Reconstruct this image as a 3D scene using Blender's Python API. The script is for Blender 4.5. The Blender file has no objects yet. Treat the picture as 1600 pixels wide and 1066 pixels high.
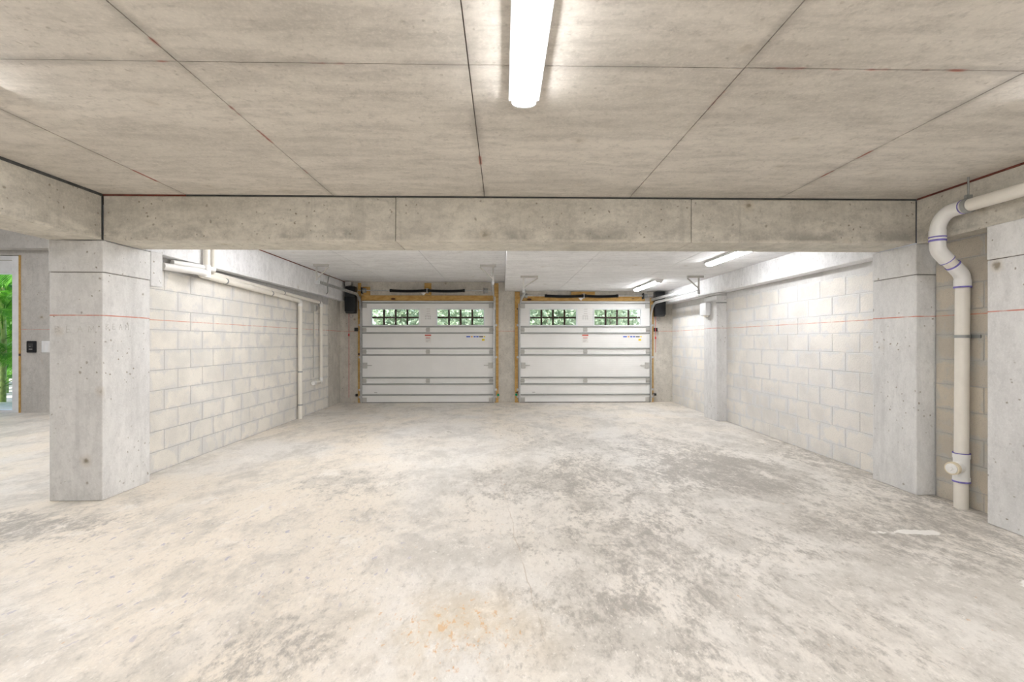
import bpy, bmesh, math, random
from mathutils import Vector, Matrix, Quaternion
random.seed(7)
S = bpy.context.scene
COL = S.collection
R = math.radians

# ---------------------------------------------------------------- camera, sky, exposure
cam_d = bpy.data.cameras.new('camera'); cam = bpy.data.objects.new('camera', cam_d); COL.objects.link(cam)
cam_d.sensor_width = 36.0; cam_d.sensor_fit = 'HORIZONTAL'
cam_d.lens = 736.0 / 1600.0 * 36.0
cam_d.clip_start = 0.05; cam_d.clip_end = 300
cam.location = (0, 0, 1.29)
cam.rotation_euler = (R(90), 0, -math.atan(15 / 736))
S.camera = cam
S.view_settings.view_transform = 'Standard'; S.view_settings.look = 'None'
S.view_settings.gamma = 1.0; S.view_settings.use_curve_mapping = False
S.view_settings.exposure = 0.60
LAMP = 30.0          # radiance of the LED diffusers
w = bpy.data.worlds.new('sky'); S.world = w; w.use_nodes = True
nt = w.node_tree; nt.nodes.clear()
sky = nt.nodes.new('ShaderNodeTexSky'); sky.sky_type = 'NISHITA'; sky.sun_disc = False
sky.sun_elevation = R(48); sky.sun_rotation = R(200); sky.air_density = 1.0; sky.dust_density = 2.0
bgn = nt.nodes.new('ShaderNodeBackground'); bgn.inputs['Strength'].default_value = 0.42
wo = nt.nodes.new('ShaderNodeOutputWorld')
nt.links.new(sky.outputs[0], bgn.inputs[0]); nt.links.new(bgn.outputs[0], wo.inputs[0])
sun_d = bpy.data.lights.new('sun', 'SUN'); sun_d.energy = 6.0; sun_d.angle = R(1.0); sun_d.color = (1, .95, .86)
sun = bpy.data.objects.new('sun', sun_d); COL.objects.link(sun); sun.rotation_euler = (R(34), 0, R(-14))

# ---------------------------------------------------------------- node helper
class NT:
    def __init__(s, name):
        s.m = bpy.data.materials.new(name); s.m.use_nodes = True
        s.t = s.m.node_tree; s.b = s.t.nodes['Principled BSDF']
    def link(s, a, b): s.t.links.new(a, b)
    def setin(s, sock, v):
        if isinstance(v, bpy.types.NodeSocket): s.link(v, sock)
        elif isinstance(v, (tuple, list)) and len(v) == 3 and sock.type == 'RGBA': sock.default_value = (*v, 1)
        else: sock.default_value = v
    def pos(s):
        if not hasattr(s, '_p'): s._p = s.t.nodes.new('ShaderNodeNewGeometry').outputs['Position']
        return s._p
    def obj(s):
        return s.t.nodes.new('ShaderNodeTexCoord').outputs['Object']
    def xyz(s, v):
        n = s.t.nodes.new('ShaderNodeSeparateXYZ'); s.link(v, n.inputs[0]); return n.outputs
    def rnd(s): return s.t.nodes.new('ShaderNodeObjectInfo').outputs['Random']
    def map(s, v, scale=(1, 1, 1), loc=(0, 0, 0), rot=(0, 0, 0)):
        n = s.t.nodes.new('ShaderNodeMapping'); s.link(v, n.inputs[0])
        n.inputs['Scale'].default_value = scale; n.inputs['Location'].default_value = loc; n.inputs['Rotation'].default_value = rot
        return n.outputs[0]
    def noise(s, v, sc, det=6, rough=.55, dist=0, w4=None):
        n = s.t.nodes.new('ShaderNodeTexNoise'); s.link(v, n.inputs['Vector'])
        n.inputs['Scale'].default_value = sc; n.inputs['Detail'].default_value = det
        n.inputs['Roughness'].default_value = rough; n.inputs['Distortion'].default_value = dist
        if w4 is not None:
            n.noise_dimensions = '4D'; s.setin(n.inputs['W'], w4)
        return n.outputs[0]
    def voro(s, v, sc, feat='F1', rand=1):
        n = s.t.nodes.new('ShaderNodeTexVoronoi'); s.link(v, n.inputs['Vector']); n.feature = feat
        n.inputs['Scale'].default_value = sc; n.inputs['Randomness'].default_value = rand
        return n.outputs[0]
    def ramp(s, v, a, b, lo=0., hi=1., smooth=True):
        n = s.t.nodes.new('ShaderNodeMapRange'); s.setin(n.inputs[0], v)
        n.interpolation_type = 'SMOOTHSTEP' if smooth else 'LINEAR'
        for i, x in enumerate((a, b, lo, hi)): n.inputs[i + 1].default_value = x
        return n.outputs[0]
    def math(s, op, a, b=0., c=0.):
        n = s.t.nodes.new('ShaderNodeMath'); n.operation = op
        for i, x in enumerate((a, b, c)): s.setin(n.inputs[i], x)
        return n.outputs[0]
    def mix(s, f, a, b, mode='MIX'):
        n = s.t.nodes.new('ShaderNodeMix'); n.data_type = 'RGBA'; n.blend_type = mode
        s.setin(n.inputs[0], f); s.setin(n.inputs[6], a); s.setin(n.inputs[7], b)
        return n.outputs[2]
    def bump(s, h, st=.3, d=.01):
        n = s.t.nodes.new('ShaderNodeBump'); s.link(h, n.inputs['Height'])
        n.inputs['Strength'].default_value = st; n.inputs['Distance'].default_value = d
        s.link(n.outputs[0], s.b.inputs['Normal'])
    def out(s, col, rough=.8, metal=0., spec=.3):
        s.setin(s.b.inputs['Base Color'], col); s.setin(s.b.inputs['Roughness'], rough)
        s.setin(s.b.inputs['Metallic'], metal); s.setin(s.b.inputs['Specular IOR Level'], spec)
        return s.m

def plain(name, col, rough=.5, metal=0., var=.06, sc=6., spec=.4):
    n = NT(name)
    f = n.noise(n.pos(), sc, 5)
    c = n.mix(n.ramp(f, .3, .7), tuple(x * (1 - var) for x in col), tuple(min(1, x * (1 + var)) for x in col))
    return n.out(c, rough, metal, spec)

def concrete(name, light, dark, stretch=(1, 1, 1), bsc=.9, pits=.5, chalk=True, mott=.5, bump=.35, rust=.25, grain=9., contrast=1., drip=.3, joints=None, foot=None):
    n = NT(name); p = n.pos()
    ps = n.map(p, stretch)
    big = n.noise(ps, bsc, 7, .6, .6)
    mid = n.noise(ps, grain, 8, .7, .2)
    fine = n.noise(p, 70, 3, .6)
    c = n.mix(n.ramp(big, .5 - .2 / contrast, .5 + .2 / contrast), dark, light)
    c = n.mix(n.math('MULTIPLY', n.ramp(mid, .38, .72), mott), c, tuple(x * .66 for x in dark))
    c = n.mix(n.math('MULTIPLY', n.ramp(fine, .45, .75), .22), c, tuple(min(1, x * 1.25) for x in light))
    # soft drips and dirty patches
    dr = n.noise(n.map(p, (5, 5, .5), (1.3, 4.1, 0)), 1.6, 6, .65, .3)
    c = n.mix(n.math('MULTIPLY', n.ramp(dr, .54, .72), drip), c, tuple(x * .72 for x in dark))
    gr = n.noise(p, 24, 8, .75, .2)
    c = n.mix(n.math('MULTIPLY', n.ramp(gr, .5, .72), mott), c, tuple(x * .62 for x in dark))
    c = n.mix(n.math('MULTIPLY', n.ramp(gr, .46, .3), mott * .6), c, tuple(min(.95, x * 1.12) for x in light))
    # bug holes of three sizes, irregular
    pd = n.t.nodes.new('ShaderNodeVectorMath'); pd.operation = 'ADD'; n.link(p, pd.inputs[0])
    nz = n.t.nodes.new('ShaderNodeTexNoise'); n.link(p, nz.inputs['Vector']); nz.inputs['Scale'].default_value = 22
    sc_ = n.t.nodes.new('ShaderNodeVectorMath'); sc_.operation = 'SCALE'; n.link(nz.outputs['Color'], sc_.inputs[0]); sc_.inputs['Scale'].default_value = .035
    n.link(sc_.outputs[0], pd.inputs[1]); pj = pd.outputs[0]
    v0 = n.voro(n.map(pj, (1, 1, 1), (.7, .2, .45)), 2.3); v1 = n.voro(n.map(pj, (1, 1, 1), (3.1, 1.7, .3)), 6.5); v2 = n.voro(pj, 17)
    gate = n.ramp(n.noise(p, 2.2, 2), .42, .58)
    h0 = n.ramp(v0, .02, .075, 1, 0); h1 = n.ramp(v1, .03, .10, 1, 0); h2 = n.math('MULTIPLY', n.ramp(v2, .06, .17, 1, 0), gate)
    holes = n.math('MULTIPLY', n.math('MAXIMUM', n.math('MAXIMUM', n.math('MULTIPLY', h1, .75), h0), h2), pits)
    c = n.mix(n.math('MULTIPLY', n.ramp(v0, .04, .16, 1, 0), pits * .35), c, (.46, .37, .24))
    c = n.mix(holes, c, (.27, .23, .17))
    if joints:      # dirty bands and red chalk along the form joints
        X_, Y_, Z_ = n.xyz(p); d = None
        for ax, lst in ((X_, joints[0]), (Y_, joints[1])):
            for k in lst:
                q = n.math('ABSOLUTE', n.math('SUBTRACT', ax, k)); d = q if d is None else n.math('MINIMUM', d, q)
        g1 = n.ramp(n.noise(p, 2.3, 5, .6), .38, .62)
        c = n.mix(n.math('MULTIPLY', n.math('MULTIPLY', n.ramp(d, .0, .055, 1, 0), g1), .5), c, tuple(x * .5 for x in dark))
        g2 = n.ramp(n.noise(n.map(p, (1, 1, 1), (4, 9, 0)), 3.1, 3, .6), .56, .66)
        c = n.mix(n.math('MULTIPLY', n.math('MULTIPLY', n.ramp(d, .004, .014, 1, 0), g2), .75), c, (.42, .12, .08))
    if foot:        # honeycombed, stained lower edge
        Zf = n.xyz(p)[2]; g3 = n.ramp(n.noise(p, 3.2, 8, .7), .44, .62)
        c = n.mix(n.math('MULTIPLY', n.math('MULTIPLY', n.math('MULTIPLY', n.ramp(Zf, foot, foot + .02), n.ramp(Zf, foot + .03, foot + .14, 1, 0)), g3), .6), c, tuple(x * .5 for x in dark))
    if rust:
        rs = n.noise(n.map(p, (1.2, 1.2, .5), (7, 2, 5)), 2.4, 8, .72, .3)
        c = n.mix(n.math('MULTIPLY', n.ramp(rs, .63, .78), rust), c, (.50, .29, .10))
    if chalk:
        z = n.xyz(p)[2]
        wob = n.math('MULTIPLY', n.math('SUBTRACT', n.noise(p, 1.1, 1), .5), .006)
        d = n.math('ABSOLUTE', n.math('SUBTRACT', n.math('ADD', z, wob), 1.497))
        ln = n.math('MULTIPLY', n.ramp(d, .002, .0065, 1, 0), n.ramp(n.noise(p, 9, 3), .3, .6, .35, .85))
        c = n.mix(ln, c, (.62, .16, .09))
    hgt = n.math('SUBTRACT', n.math('ADD', n.math('MULTIPLY', mid, .5), n.math('MULTIPLY', fine, .25)), holes)
    n.bump(hgt, bump, .008)
    return n.out(c, n.ramp(mid, .3, .7, .72, .95), 0, .25)

M = {}
M['col'] = concrete('concrete_column_grey', (.83, .825, .81), (.69, .685, .675), (1.4, 1.4, .6), 1.1, .85, mott=.32)
M['beam'] = concrete('concrete_beam_board_marked', (.74, .70, .615), (.55, .52, .455), (.8, .8, 1.6), 1.3, .85, chalk=False, mott=.5, rust=.2, drip=.4, foot=2.115)
M['ceil'] = concrete('concrete_ceiling_ply_grain', (.76, .71, .64), (.60, .56, .50), (.45, 1.6, 1), .9, .3, chalk=False, mott=.5, rust=.2, grain=7, drip=.2, joints=((-2.56, -1.375, -.145, 1.05, 2.30), (-.41, 2.022)))
M['soffit'] = concrete('concrete_soffit_pale', (.90, .90, .905), (.81, .81, .815), (.5, 1.5, 1), 1., .4, chalk=False, mott=.42, rust=.2, grain=7, drip=.35)
M['backwall'] = concrete('concrete_back_wall', (.72, .685, .615), (.55, .52, .465), (1, 1, .7), 1.4, .8, mott=.45)
M['plainwall'] = concrete('concrete_side_wall', (.64, .615, .58), (.53, .51, .48), (1, 1, .7), .8, .7, mott=.4)
M['slabcore'] = plain('concrete_joint_dark', (.17, .15, .13), .95)
M['redline'] = plain('red_brown_form_strip', (.16, .045, .03), .9, sc=12, var=.4)
M['greyline'] = plain('dark_form_gap', (.08, .08, .075), .95, sc=12, var=.3)

def block_mat(name, warm, cool, smear, amt):
    n = NT(name); o = n.obj(); p = n.pos(); r = n.rnd()
    base = n.mix(r, warm, cool)
    blot = n.noise(p, 1.7, 6, .6)
    base = n.mix(n.math('MULTIPLY', n.ramp(blot, .4, .66), .55), base, tuple(x * .78 for x in cool))
    ox = n.xyz(o)
    edge_y = n.ramp(n.math('ABSOLUTE', ox[1]), .115, .2); edge_z = n.ramp(n.math('ABSOLUTE', ox[2]), .045, .1)
    edge = n.math('MAXIMUM', edge_y, edge_z)
    nz = n.noise(n.map(p, (1, 1, .7)), 6.5, 6, .65, .4)
    sm = n.math('MULTIPLY', n.ramp(n.math('ADD', nz, n.math('MULTIPLY', edge, .2)), .56, .72), amt)
    base = n.mix(sm, base, smear)
    pore = n.noise(p, 130, 2, .6)
    base = n.mix(n.math('MULTIPLY', n.ramp(pore, .56, .7), .35), base, tuple(x * .5 for x in cool))
    z = n.xyz(p)[2]
    d = n.math('ABSOLUTE', n.math('SUBTRACT', z, 1.497))
    ln = n.math('MULTIPLY', n.ramp(d, .002, .0065, 1, 0), n.ramp(n.noise(p, 9, 3), .3, .6, .2, .7))
    base = n.mix(ln, base, (.66, .22, .13))
    n.bump(n.math('ADD', n.math('MULTIPLY', pore, .6), n.noise(p, 40, 3)), .5, .006)
    return n.out(base, .93, 0, .2)
M['blockL'] = block_mat('concrete_block_cream', (.85, .81, .735), (.80, .775, .72), (.65, .645, .635), .62)
M['blockR'] = block_mat('concrete_block_washed', (.865, .83, .77), (.815, .795, .76), (.74, .745, .745), .75)
M['blockN'] = block_mat('concrete_block_tan', (.68, .61, .50), (.60, .55, .47), (.52, .53, .51), .6)
M['mortarR'] = concrete('mortar_pale', (.76, .755, .74), (.66, .655, .645), pits=.2, chalk=False, mott=.2, rust=0)
M['mortar'] = concrete('mortar_grey', (.56, .55, .535), (.46, .455, .44), pits=.2, chalk=False, mott=.3, rust=0)

def floor_mat():
    n = NT('stained_concrete_floor'); p = n.pos(); x, y, z = n.xyz(p)
    warp = n.noise(p, .9, 3, .5)
    pw = n.t.nodes.new('ShaderNodeVectorMath'); pw.operation = 'ADD'; n.link(p, pw.inputs[0])
    cw = n.t.nodes.new('ShaderNodeCombineXYZ'); n.link(n.math('MULTIPLY', warp, .4), cw.inputs[0]); n.link(n.math('MULTIPLY', warp, -.3), cw.inputs[1])
    n.link(cw.outputs[0], pw.inputs[1]); q = pw.outputs[0]
    big = n.noise(n.map(q, (1, .6, 1), rot=(0, 0, R(30))), .7, 8, .6, .5)
    mid = n.noise(n.map(q, (1, .75, 1), rot=(0, 0, R(-30))), 1.7, 12, .70, .25)
    fin = n.noise(n.map(q, (1, .6, 1), rot=(0, 0, R(-40))), 7, 12, .78, .15)
    spk = n.noise(n.map(p, (1, .5, 1)), 34, 6, .7, .2)
    vf = n.noise(p, 90, 4, .65)
    cream = (.815, .74, .635); pale = (.765, .735, .69); grey = (.50, .47, .42); dark = (.34, .315, .28)
    zone = n.math('MULTIPLY', n.ramp(x, -1.6, 1.1), n.math('MULTIPLY', n.ramp(y, .6, 2.4, .5, 1), n.ramp(y, 5.6, 7.6, 1, .15)))
    c = n.mix(n.ramp(big, .36, .62), pale, cream)
    c = n.mix(n.math('MULTIPLY', zone, .6), c, (.76, .73, .68))
    def ell(cx, cy, rx, ry):
        ax = n.math('DIVIDE', n.math('SUBTRACT', x, cx), rx); ay = n.math('DIVIDE', n.math('SUBTRACT', y, cy), ry)
        return n.ramp(n.math('SQRT', n.math('ADD', n.math('MULTIPLY', ax, ax), n.math('MULTIPLY', ay, ay))), .25, 1., 1, 0)
    st = None
    for e_ in ((2.2, 4.6, 1.6, 1.4, 1.25), (.2, 4.3, 1.4, 1.0, .9), (.45, 2.3, .8, .45, .85), (-3.9, 3.3, 1.5, .6, .9), (2.3, 3.0, 1.4, .9, .9), (-1.0, 2.0, .8, .4, .45), (-1.2, 4.4, 1.1, .8, .5)):
        v = n.math('MULTIPLY', ell(*e_[:4]), e_[4]); st = v if st is None else n.math('MAXIMUM', st, v)
    zone = n.math('MAXIMUM', n.math('MULTIPLY', zone, .7), st)
    m2 = n.math('ADD', n.math('ADD', n.math('MULTIPLY', mid, .65), n.math('MULTIPLY', fin, .35)), n.math('MULTIPLY', zone, .05))
    c = n.mix(n.math('MULTIPLY', n.ramp(m2, .455, .60), .70), c, grey)
    m3 = n.math('ADD', n.math('ADD', n.math('MULTIPLY', big, .35), n.math('ADD', n.math('MULTIPLY', fin, .4), n.math('MULTIPLY', spk, .25))), n.math('MULTIPLY', zone, .12))
    c = n.mix(n.math('MULTIPLY', n.ramp(m3, .56, .66), .85), c, dark)
    e = n.noise(n.map(q, (1, .7, 1), (5, 3, 0), (0, 0, R(-35))), 2.6, 14, .82, .25)
    c = n.mix(n.math('MULTIPLY', n.ramp(e, .54, .63), .75), c, (.86, .82, .76))
    c = n.mix(n.math('MULTIPLY', n.ramp(spk, .5, .68), .38), c, tuple(k * .82 for k in grey))
    c = n.mix(n.math('MULTIPLY', n.ramp(n.noise(n.map(p, (1, .5, 1), (4, 4, 0)), 48, 4, .7), .58, .68), .5), c, (.93, .90, .85))
    c = n.mix(n.math('MULTIPLY', n.ramp(vf, .48, .75), .2), c, dark)
    # rust specks, denser around one patch
    dx = n.math('SUBTRACT', x, -.22); dy = n.math('SUBTRACT', y, 2.12)
    rr = n.math('SQRT', n.math('ADD', n.math('MULTIPLY', dx, dx), n.math('MULTIPLY', n.math('MULTIPLY', dy, dy), 1.6)))
    near = n.ramp(rr, .02, .6, .13, 0)
    rn = n.noise(n.map(p, (1, .55, 1), (1, 8, 0), (0, 0, R(-30))), 30, 5, .65, .3)
    c = n.mix(n.math('MULTIPLY', n.ramp(n.math('ADD', rn, near), .655, .76), .75), c, (.62, .33, .11))
    soft = n.math('MULTIPLY', n.ramp(rr, .0, .7, 1, 0), n.ramp(mid, .4, .6))
    c = n.mix(n.math('MULTIPLY', soft, .35), c, (.80, .62, .36))
    # bluish-violet drips near the left pier
    dx2 = n.math('DIVIDE', n.math('SUBTRACT', x, -1.7), 1.5); dy2 = n.math('DIVIDE', n.math('SUBTRACT', y, 2.9), 1.1)
    r2 = n.math('SQRT', n.math('ADD', n.math('MULTIPLY', dx2, dx2), n.math('MULTIPLY', dy2, dy2)))
    pn = n.noise(n.map(p, (1, .45, 1), (11, 2, 0), (0, 0, R(-35))), 24, 3, .5, .2)
    c = n.mix(n.math('MULTIPLY', n.math('MULTIPLY', n.ramp(pn, .655, .69), n.ramp(r2, .6, 1, 1, 0)), .65), c, (.40, .38, .48))
    # white paint smears at the right edge
    for (cx, cy, rx, ry) in ((3.02, 2.38, .30, .11), (3.05, 2.24, .2, .05), (2.75, 3.12, .24, .045)):
        ax = n.math('DIVIDE', n.math('SUBTRACT', x, cx), rx); ay = n.math('DIVIDE', n.math('SUBTRACT', y, cy), ry)
        d = n.math('ADD', n.math('SQRT', n.math('ADD', n.math('MULTIPLY', ax, ax), n.math('MULTIPLY', ay, ay))), n.math('MULTIPLY', n.math('SUBTRACT', n.noise(p, 7, 4), .5), 2.2))
        c = n.mix(n.math('MULTIPLY', n.ramp(d, .75, .95, 1, 0), .85), c, (.94, .92, .88))
    # hairline crack running down the bay
    cx = n.math('SUBTRACT', n.math('ADD', x, n.math('MULTIPLY', y, .082)), .347)
    cx = n.math('ADD', cx, n.math('MULTIPLY', n.math('SUBTRACT', n.noise(p, 2.5, 5), .5), .09))
    cr = n.math('MULTIPLY', n.ramp(n.math('ABSOLUTE', cx), .0008, .0045, 1, 0), n.math('MULTIPLY', n.ramp(y, 1.9, 2.2), n.ramp(y, 4.6, 5.2, 1, 0)))
    cr = n.math('MULTIPLY', cr, n.ramp(n.noise(p, 3.1, 3), .4, .6))
    c = n.mix(n.math('MULTIPLY', cr, .5), c, (.40, .30, .20))
    n.bump(n.math('ADD', n.math('MULTIPLY', fin, .6), n.math('MULTIPLY', vf, .3)), .12, .01)
    ro = n.math('SUBTRACT', n.ramp(fin, .3, .7, .40, .62), n.math('MULTIPLY', ell(.0, 6.4, 3.4, 2.2), .16))
    return n.out(c, ro, 0, .5)
M['floor'] = floor_mat()

def wood_mat():
    n = NT('treated_pine'); p = n.pos()
    g = n.noise(n.map(p, (2.5, 20, 6)), 3, 6, .6, .6)
    c = n.mix(n.ramp(g, .3, .7), (.62, .40, .15), (.47, .27, .075))
    k = n.voro(n.map(p, (2.2, 3, 5), (.3, 0, .13)), 1.3)
    c = n.mix(n.ramp(k, .10, .19, 1, 0), c, (.10, .045, .02))
    return n.out(c, .75)
M['wood'] = wood_mat()
def doorskin():
    n = NT('door_steel_white'); p = n.pos(); z = n.xyz(p)[2]
    wv = n.math('SINE', n.math('MULTIPLY', z, 150.))
    n.bump(wv, .12, .003)
    c = n.mix(n.ramp(n.noise(p, 2.5, 4), .3, .7), (.84, .835, .815), (.88, .875, .855))
    return n.out(c, .5, 0, .4)
M['door'] = doorskin()
M['rail'] = plain('galvanised_rail_shaded', (.34, .35, .335), .45, .3)  # shading on the door rails is put into this darker grey
M['galv'] = plain('galvanised_steel', (.55, .56, .56), .35, .8, var=.12, sc=20)
M['bracket'] = plain('painted_angle_grey', (.52, .51, .48), .55, .2)
M['white'] = plain('white_frame_paint', (.82, .83, .84), .45)
M['pvc'] = plain('pvc_cream', (.83, .79, .71), .35, var=.03)
M['pvcfit'] = plain('pvc_fitting_white', (.86, .85, .82), .33, var=.02)
M['primer'] = plain('violet_primer', (.20, .17, .50), .6, var=.25, sc=30)
M['capy'] = plain('pvc_cap_yellowed', (.74, .66, .50), .5)
M['strap'] = plain('strap_grey_steel', (.36, .37, .36), .5, .5)
M['black'] = plain('black_plastic', (.012, .013, .015), .45)
M['spring'] = plain('black_oiled_spring', (.015, .016, .018), .4, .4)
M['brown'] = plain('muntin_brown', (.075, .032, .022), .6)
M['seal_gap'] = plain('rubber_seal_and_gap', (.06, .06, .06), .8)
M['blue'] = plain('sticker_blue', (.02, .10, .55), .5)
M['yellow'] = plain('sticker_yellow', (.80, .60, .02), .5)
M['orange'] = plain('sticker_orange', (.80, .38, .08), .5)
M['red'] = plain('sticker_red', (.62, .13, .09), .5)
M['paper'] = plain('sticker_paper', (.84, .82, .79), .7)
M['ink'] = plain('grey_print', (.50, .49, .47), .7)
M['inkdark'] = plain('dark_print', (.12, .12, .12), .7)
M['pencil'] = plain('pencil_mark', (.46, .44, .41), .9, var=.3, sc=60)
M['redcord'] = plain('red_cord', (.62, .06, .06), .7)
M['green'] = plain('green_sensor_lens', (.01, .26, .12), .25)
M['housing'] = plain('lamp_housing_white', (.82, .82, .82), .4)
M['grass'] = plain('outdoor_paving', (.42, .40, .36), .9, var=.2)
M['trunk'] = plain('tree_bark', (.34, .29, .23), .9, var=.3, sc=14)
M['stem'] = plain('palm_stem', (.22, .30, .08), .6, var=.3, sc=14)
def leaf_mat(name, a, b, c3):
    n = NT(name); p = n.pos()
    c = n.mix(n.ramp(n.noise(p, 3.5, 4), .35, .65), a, b)
    c = n.mix(n.ramp(n.noise(p, 11, 2), .62, .7), c, c3)
    m = n.out(c, .5, 0, .4)
    tr = n.t.nodes.new('ShaderNodeBsdfTranslucent'); n.link(c, tr.inputs[0])
    mx = n.t.nodes.new('ShaderNodeMixShader'); mx.inputs[0].default_value = .45
    o = n.t.nodes['Material Output']
    n.link(n.b.outputs[0], mx.inputs[1]); n.link(tr.outputs[0], mx.inputs[2]); n.link(mx.outputs[0], o.inputs[0])
    return m
M['leaf'] = leaf_mat('hedge_leaves', (.38, .47, .31), (.56, .64, .49), (.74, .68, .52))
M['palm'] = leaf_mat('palm_leaves', (.05, .20, .015), (.15, .40, .035), (.30, .52, .10))
def glass():
    n = NT('window_glass'); n.t.nodes.remove(n.b)
    tr = n.t.nodes.new('ShaderNodeBsdfTransparent'); tr.inputs[0].default_value = (.93, .96, .96, 1)
    gl = n.t.nodes.new('ShaderNodeBsdfGlossy'); gl.inputs['Roughness'].default_value = .04
    fr = n.t.nodes.new('ShaderNodeFresnel'); fr.inputs[0].default_value = 1.35
    mx = n.t.nodes.new('ShaderNodeMixShader')
    n.link(fr.outputs[0], mx.inputs[0]); n.link(tr.outputs[0], mx.inputs[1]); n.link(gl.outputs[0], mx.inputs[2])
    n.link(mx.outputs[0], n.t.nodes['Material Output'].inputs[0]); return n.m
M['glass'] = glass()
def lens(name, k):
    n = NT(name); m = n.out((.9, .9, .9), .5)
    n.b.inputs['Emission Color'].default_value = (.985, .982, 1, 1); n.b.inputs['Emission Strength'].default_value = LAMP * k
    return m
M['lens'] = lens('led_diffuser', 1.0); M['lens_added_behind'] = lens('added_led_high_output', 2.0); M['lens_mid'] = lens('led_diffuser_mid_output', 1.25); M['lens_added_rear'] = lens('added_led_rear_output', 2.1); M['lens_added_side'] = lens('added_led_side_output', 1.75); M['lens_low'] = lens('led_diffuser_low_output', .55)  # high, rear and side outputs serve only the added fill lamps

# ---------------------------------------------------------------- mesh helpers
class MB:
    def __init__(s): s.v = []; s.f = []
    def add(s, v, f):
        o = len(s.v); s.v += [tuple(p) for p in v]; s.f += [tuple(i + o for i in q) for q in f]; return s
    def box(s, x0, x1, y0, y1, z0, z1, c=0.):
        if c <= 0:
            v = [(x, y, z) for x in (x0, x1) for y in (y0, y1) for z in (z0, z1)]
            return s.add(v, [(0, 1, 3, 2), (4, 6, 7, 5), (0, 4, 5, 1), (2, 3, 7, 6), (0, 2, 6, 4), (1, 5, 7, 3)])
        bm = bmesh.new(); r = bmesh.ops.create_cube(bm, size=1)
        for q in bm.verts: q.co = Vector(((x0 + x1) / 2 + q.co.x * (x1 - x0), (y0 + y1) / 2 + q.co.y * (y1 - y0), (z0 + z1) / 2 + q.co.z * (z1 - z0)))
        bmesh.ops.bevel(bm, geom=bm.edges[:], offset=c, segments=2, affect='EDGES', profile=.5)
        bm.verts.index_update(); s.add([q.co[:] for q in bm.verts], [[q.index for q in f.verts] for f in bm.faces]); bm.free(); return s
    def tube(s, pts, r, seg=16, caps=True):
        pts = [Vector(p) for p in pts]; n = len(pts)
        rs = r if isinstance(r, (list, tuple)) else [r] * n
        tan = []
        for i in range(n):
            a = pts[max(0, i - 1)]; b = pts[min(n - 1, i + 1)]; tan.append((b - a).normalized())
        up = Vector((0, 0, 1)) if abs(tan[0].z) < .9 else Vector((0, 1, 0))
        u = tan[0].cross(up).normalized(); v = []
        for i in range(n):
            if i:
                q = tan[i - 1].rotation_difference(tan[i]); u = q @ u
            u = (u - tan[i] * u.dot(tan[i])).normalized(); wv = tan[i].cross(u)
            for k in range(seg):
                a = 2 * math.pi * k / seg; v.append(pts[i] + (u * math.cos(a) + wv * math.sin(a)) * rs[i])
        f = []
        for i in range(n - 1):
            for k in range(seg):
                k2 = (k + 1) % seg; f.append((i * seg + k, i * seg + k2, (i + 1) * seg + k2, (i + 1) * seg + k))
        if caps:
            f.append(tuple(range(seg))[::-1]); f.append(tuple((n - 1) * seg + k for k in range(seg)))
        return s.add(v, f)
    def ring(s, c, ax, R0, R1, wdt, seg=24):
        c = Vector(c); ax = Vector(ax).normalized(); up = Vector((0, 0, 1)) if abs(ax.z) < .9 else Vector((1, 0, 0))
        u = ax.cross(up).normalized(); wv = ax.cross(u); v = []
        for k in range(seg):
            a = 2 * math.pi * k / seg; d = u * math.cos(a) + wv * math.sin(a)
            v += [c + d * R0 - ax * wdt / 2, c + d * R1 - ax * wdt / 2, c + d * R1 + ax * wdt / 2, c + d * R0 + ax * wdt / 2]
        f = []
        for k in range(seg):
            a = k * 4; b = ((k + 1) % seg) * 4
            for j in range(4): f.append((a + j, a + (j + 1) % 4, b + (j + 1) % 4, b + j))
        return s.add(v, f)
    def prism(s, poly, axis, a0, a1):      # poly: 2-D points in the other two axes
        n = len(poly); v = []
        for a in (a0, a1):
            for (p, q) in poly:
                v.append({'x': (a, p, q), 'y': (p, a, q), 'z': (p, q, a)}[axis])
        f = [tuple(range(n))[::-1], tuple(range(n, 2 * n))] + [(i, (i + 1) % n, n + (i + 1) % n, n + i) for i in range(n)]
        return s.add(v, f)
    def sweep(s, path, prof):              # path in (y,z) at x=0 ; prof in (x, normal)
        n = len(path); m = len(prof); v = []
        for i in range(n):
            a = path[max(0, i - 1)]; b = path[min(n - 1, i + 1)]
            t = Vector((b[0] - a[0], b[1] - a[1])).normalized(); nn = Vector((-t.y, t.x))
            for (px, pn) in prof: v.append((px, path[i][0] + nn.x * pn, path[i][1] + nn.y * pn))
        f = [(i * m + k, i * m + (k + 1) % m, (i + 1) * m + (k + 1) % m, (i + 1) * m + k) for i in range(n - 1) for k in range(m)]
        f += [tuple(range(m))[::-1], tuple((n - 1) * m + k for k in range(m))]
        return s.add(v, f)
    def mesh(s, name, mat, smooth=False):
        me = bpy.data.meshes.new(name); me.from_pydata(s.v, [], s.f); me.materials.append(mat)
        bm = bmesh.new(); bm.from_mesh(me); bmesh.ops.recalc_face_normals(bm, faces=bm.faces); bm.to_mesh(me); bm.free()
        if smooth:
            for p in me.polygons: p.use_smooth = True
            me.set_sharp_from_angle(angle=R(38))
        return me
    def build(s, name, mat, parent=None, smooth=False, loc=None):
        o = bpy.data.objects.new(name, s.mesh(name, mat, smooth)); COL.objects.link(o)
        if parent: o.parent = parent
        if loc: o.location = loc
        return o
def B(*a, **k): return MB().box(*a, **k)
def T(pts, r, seg=16): return MB().tube(pts, r, seg)
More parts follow.
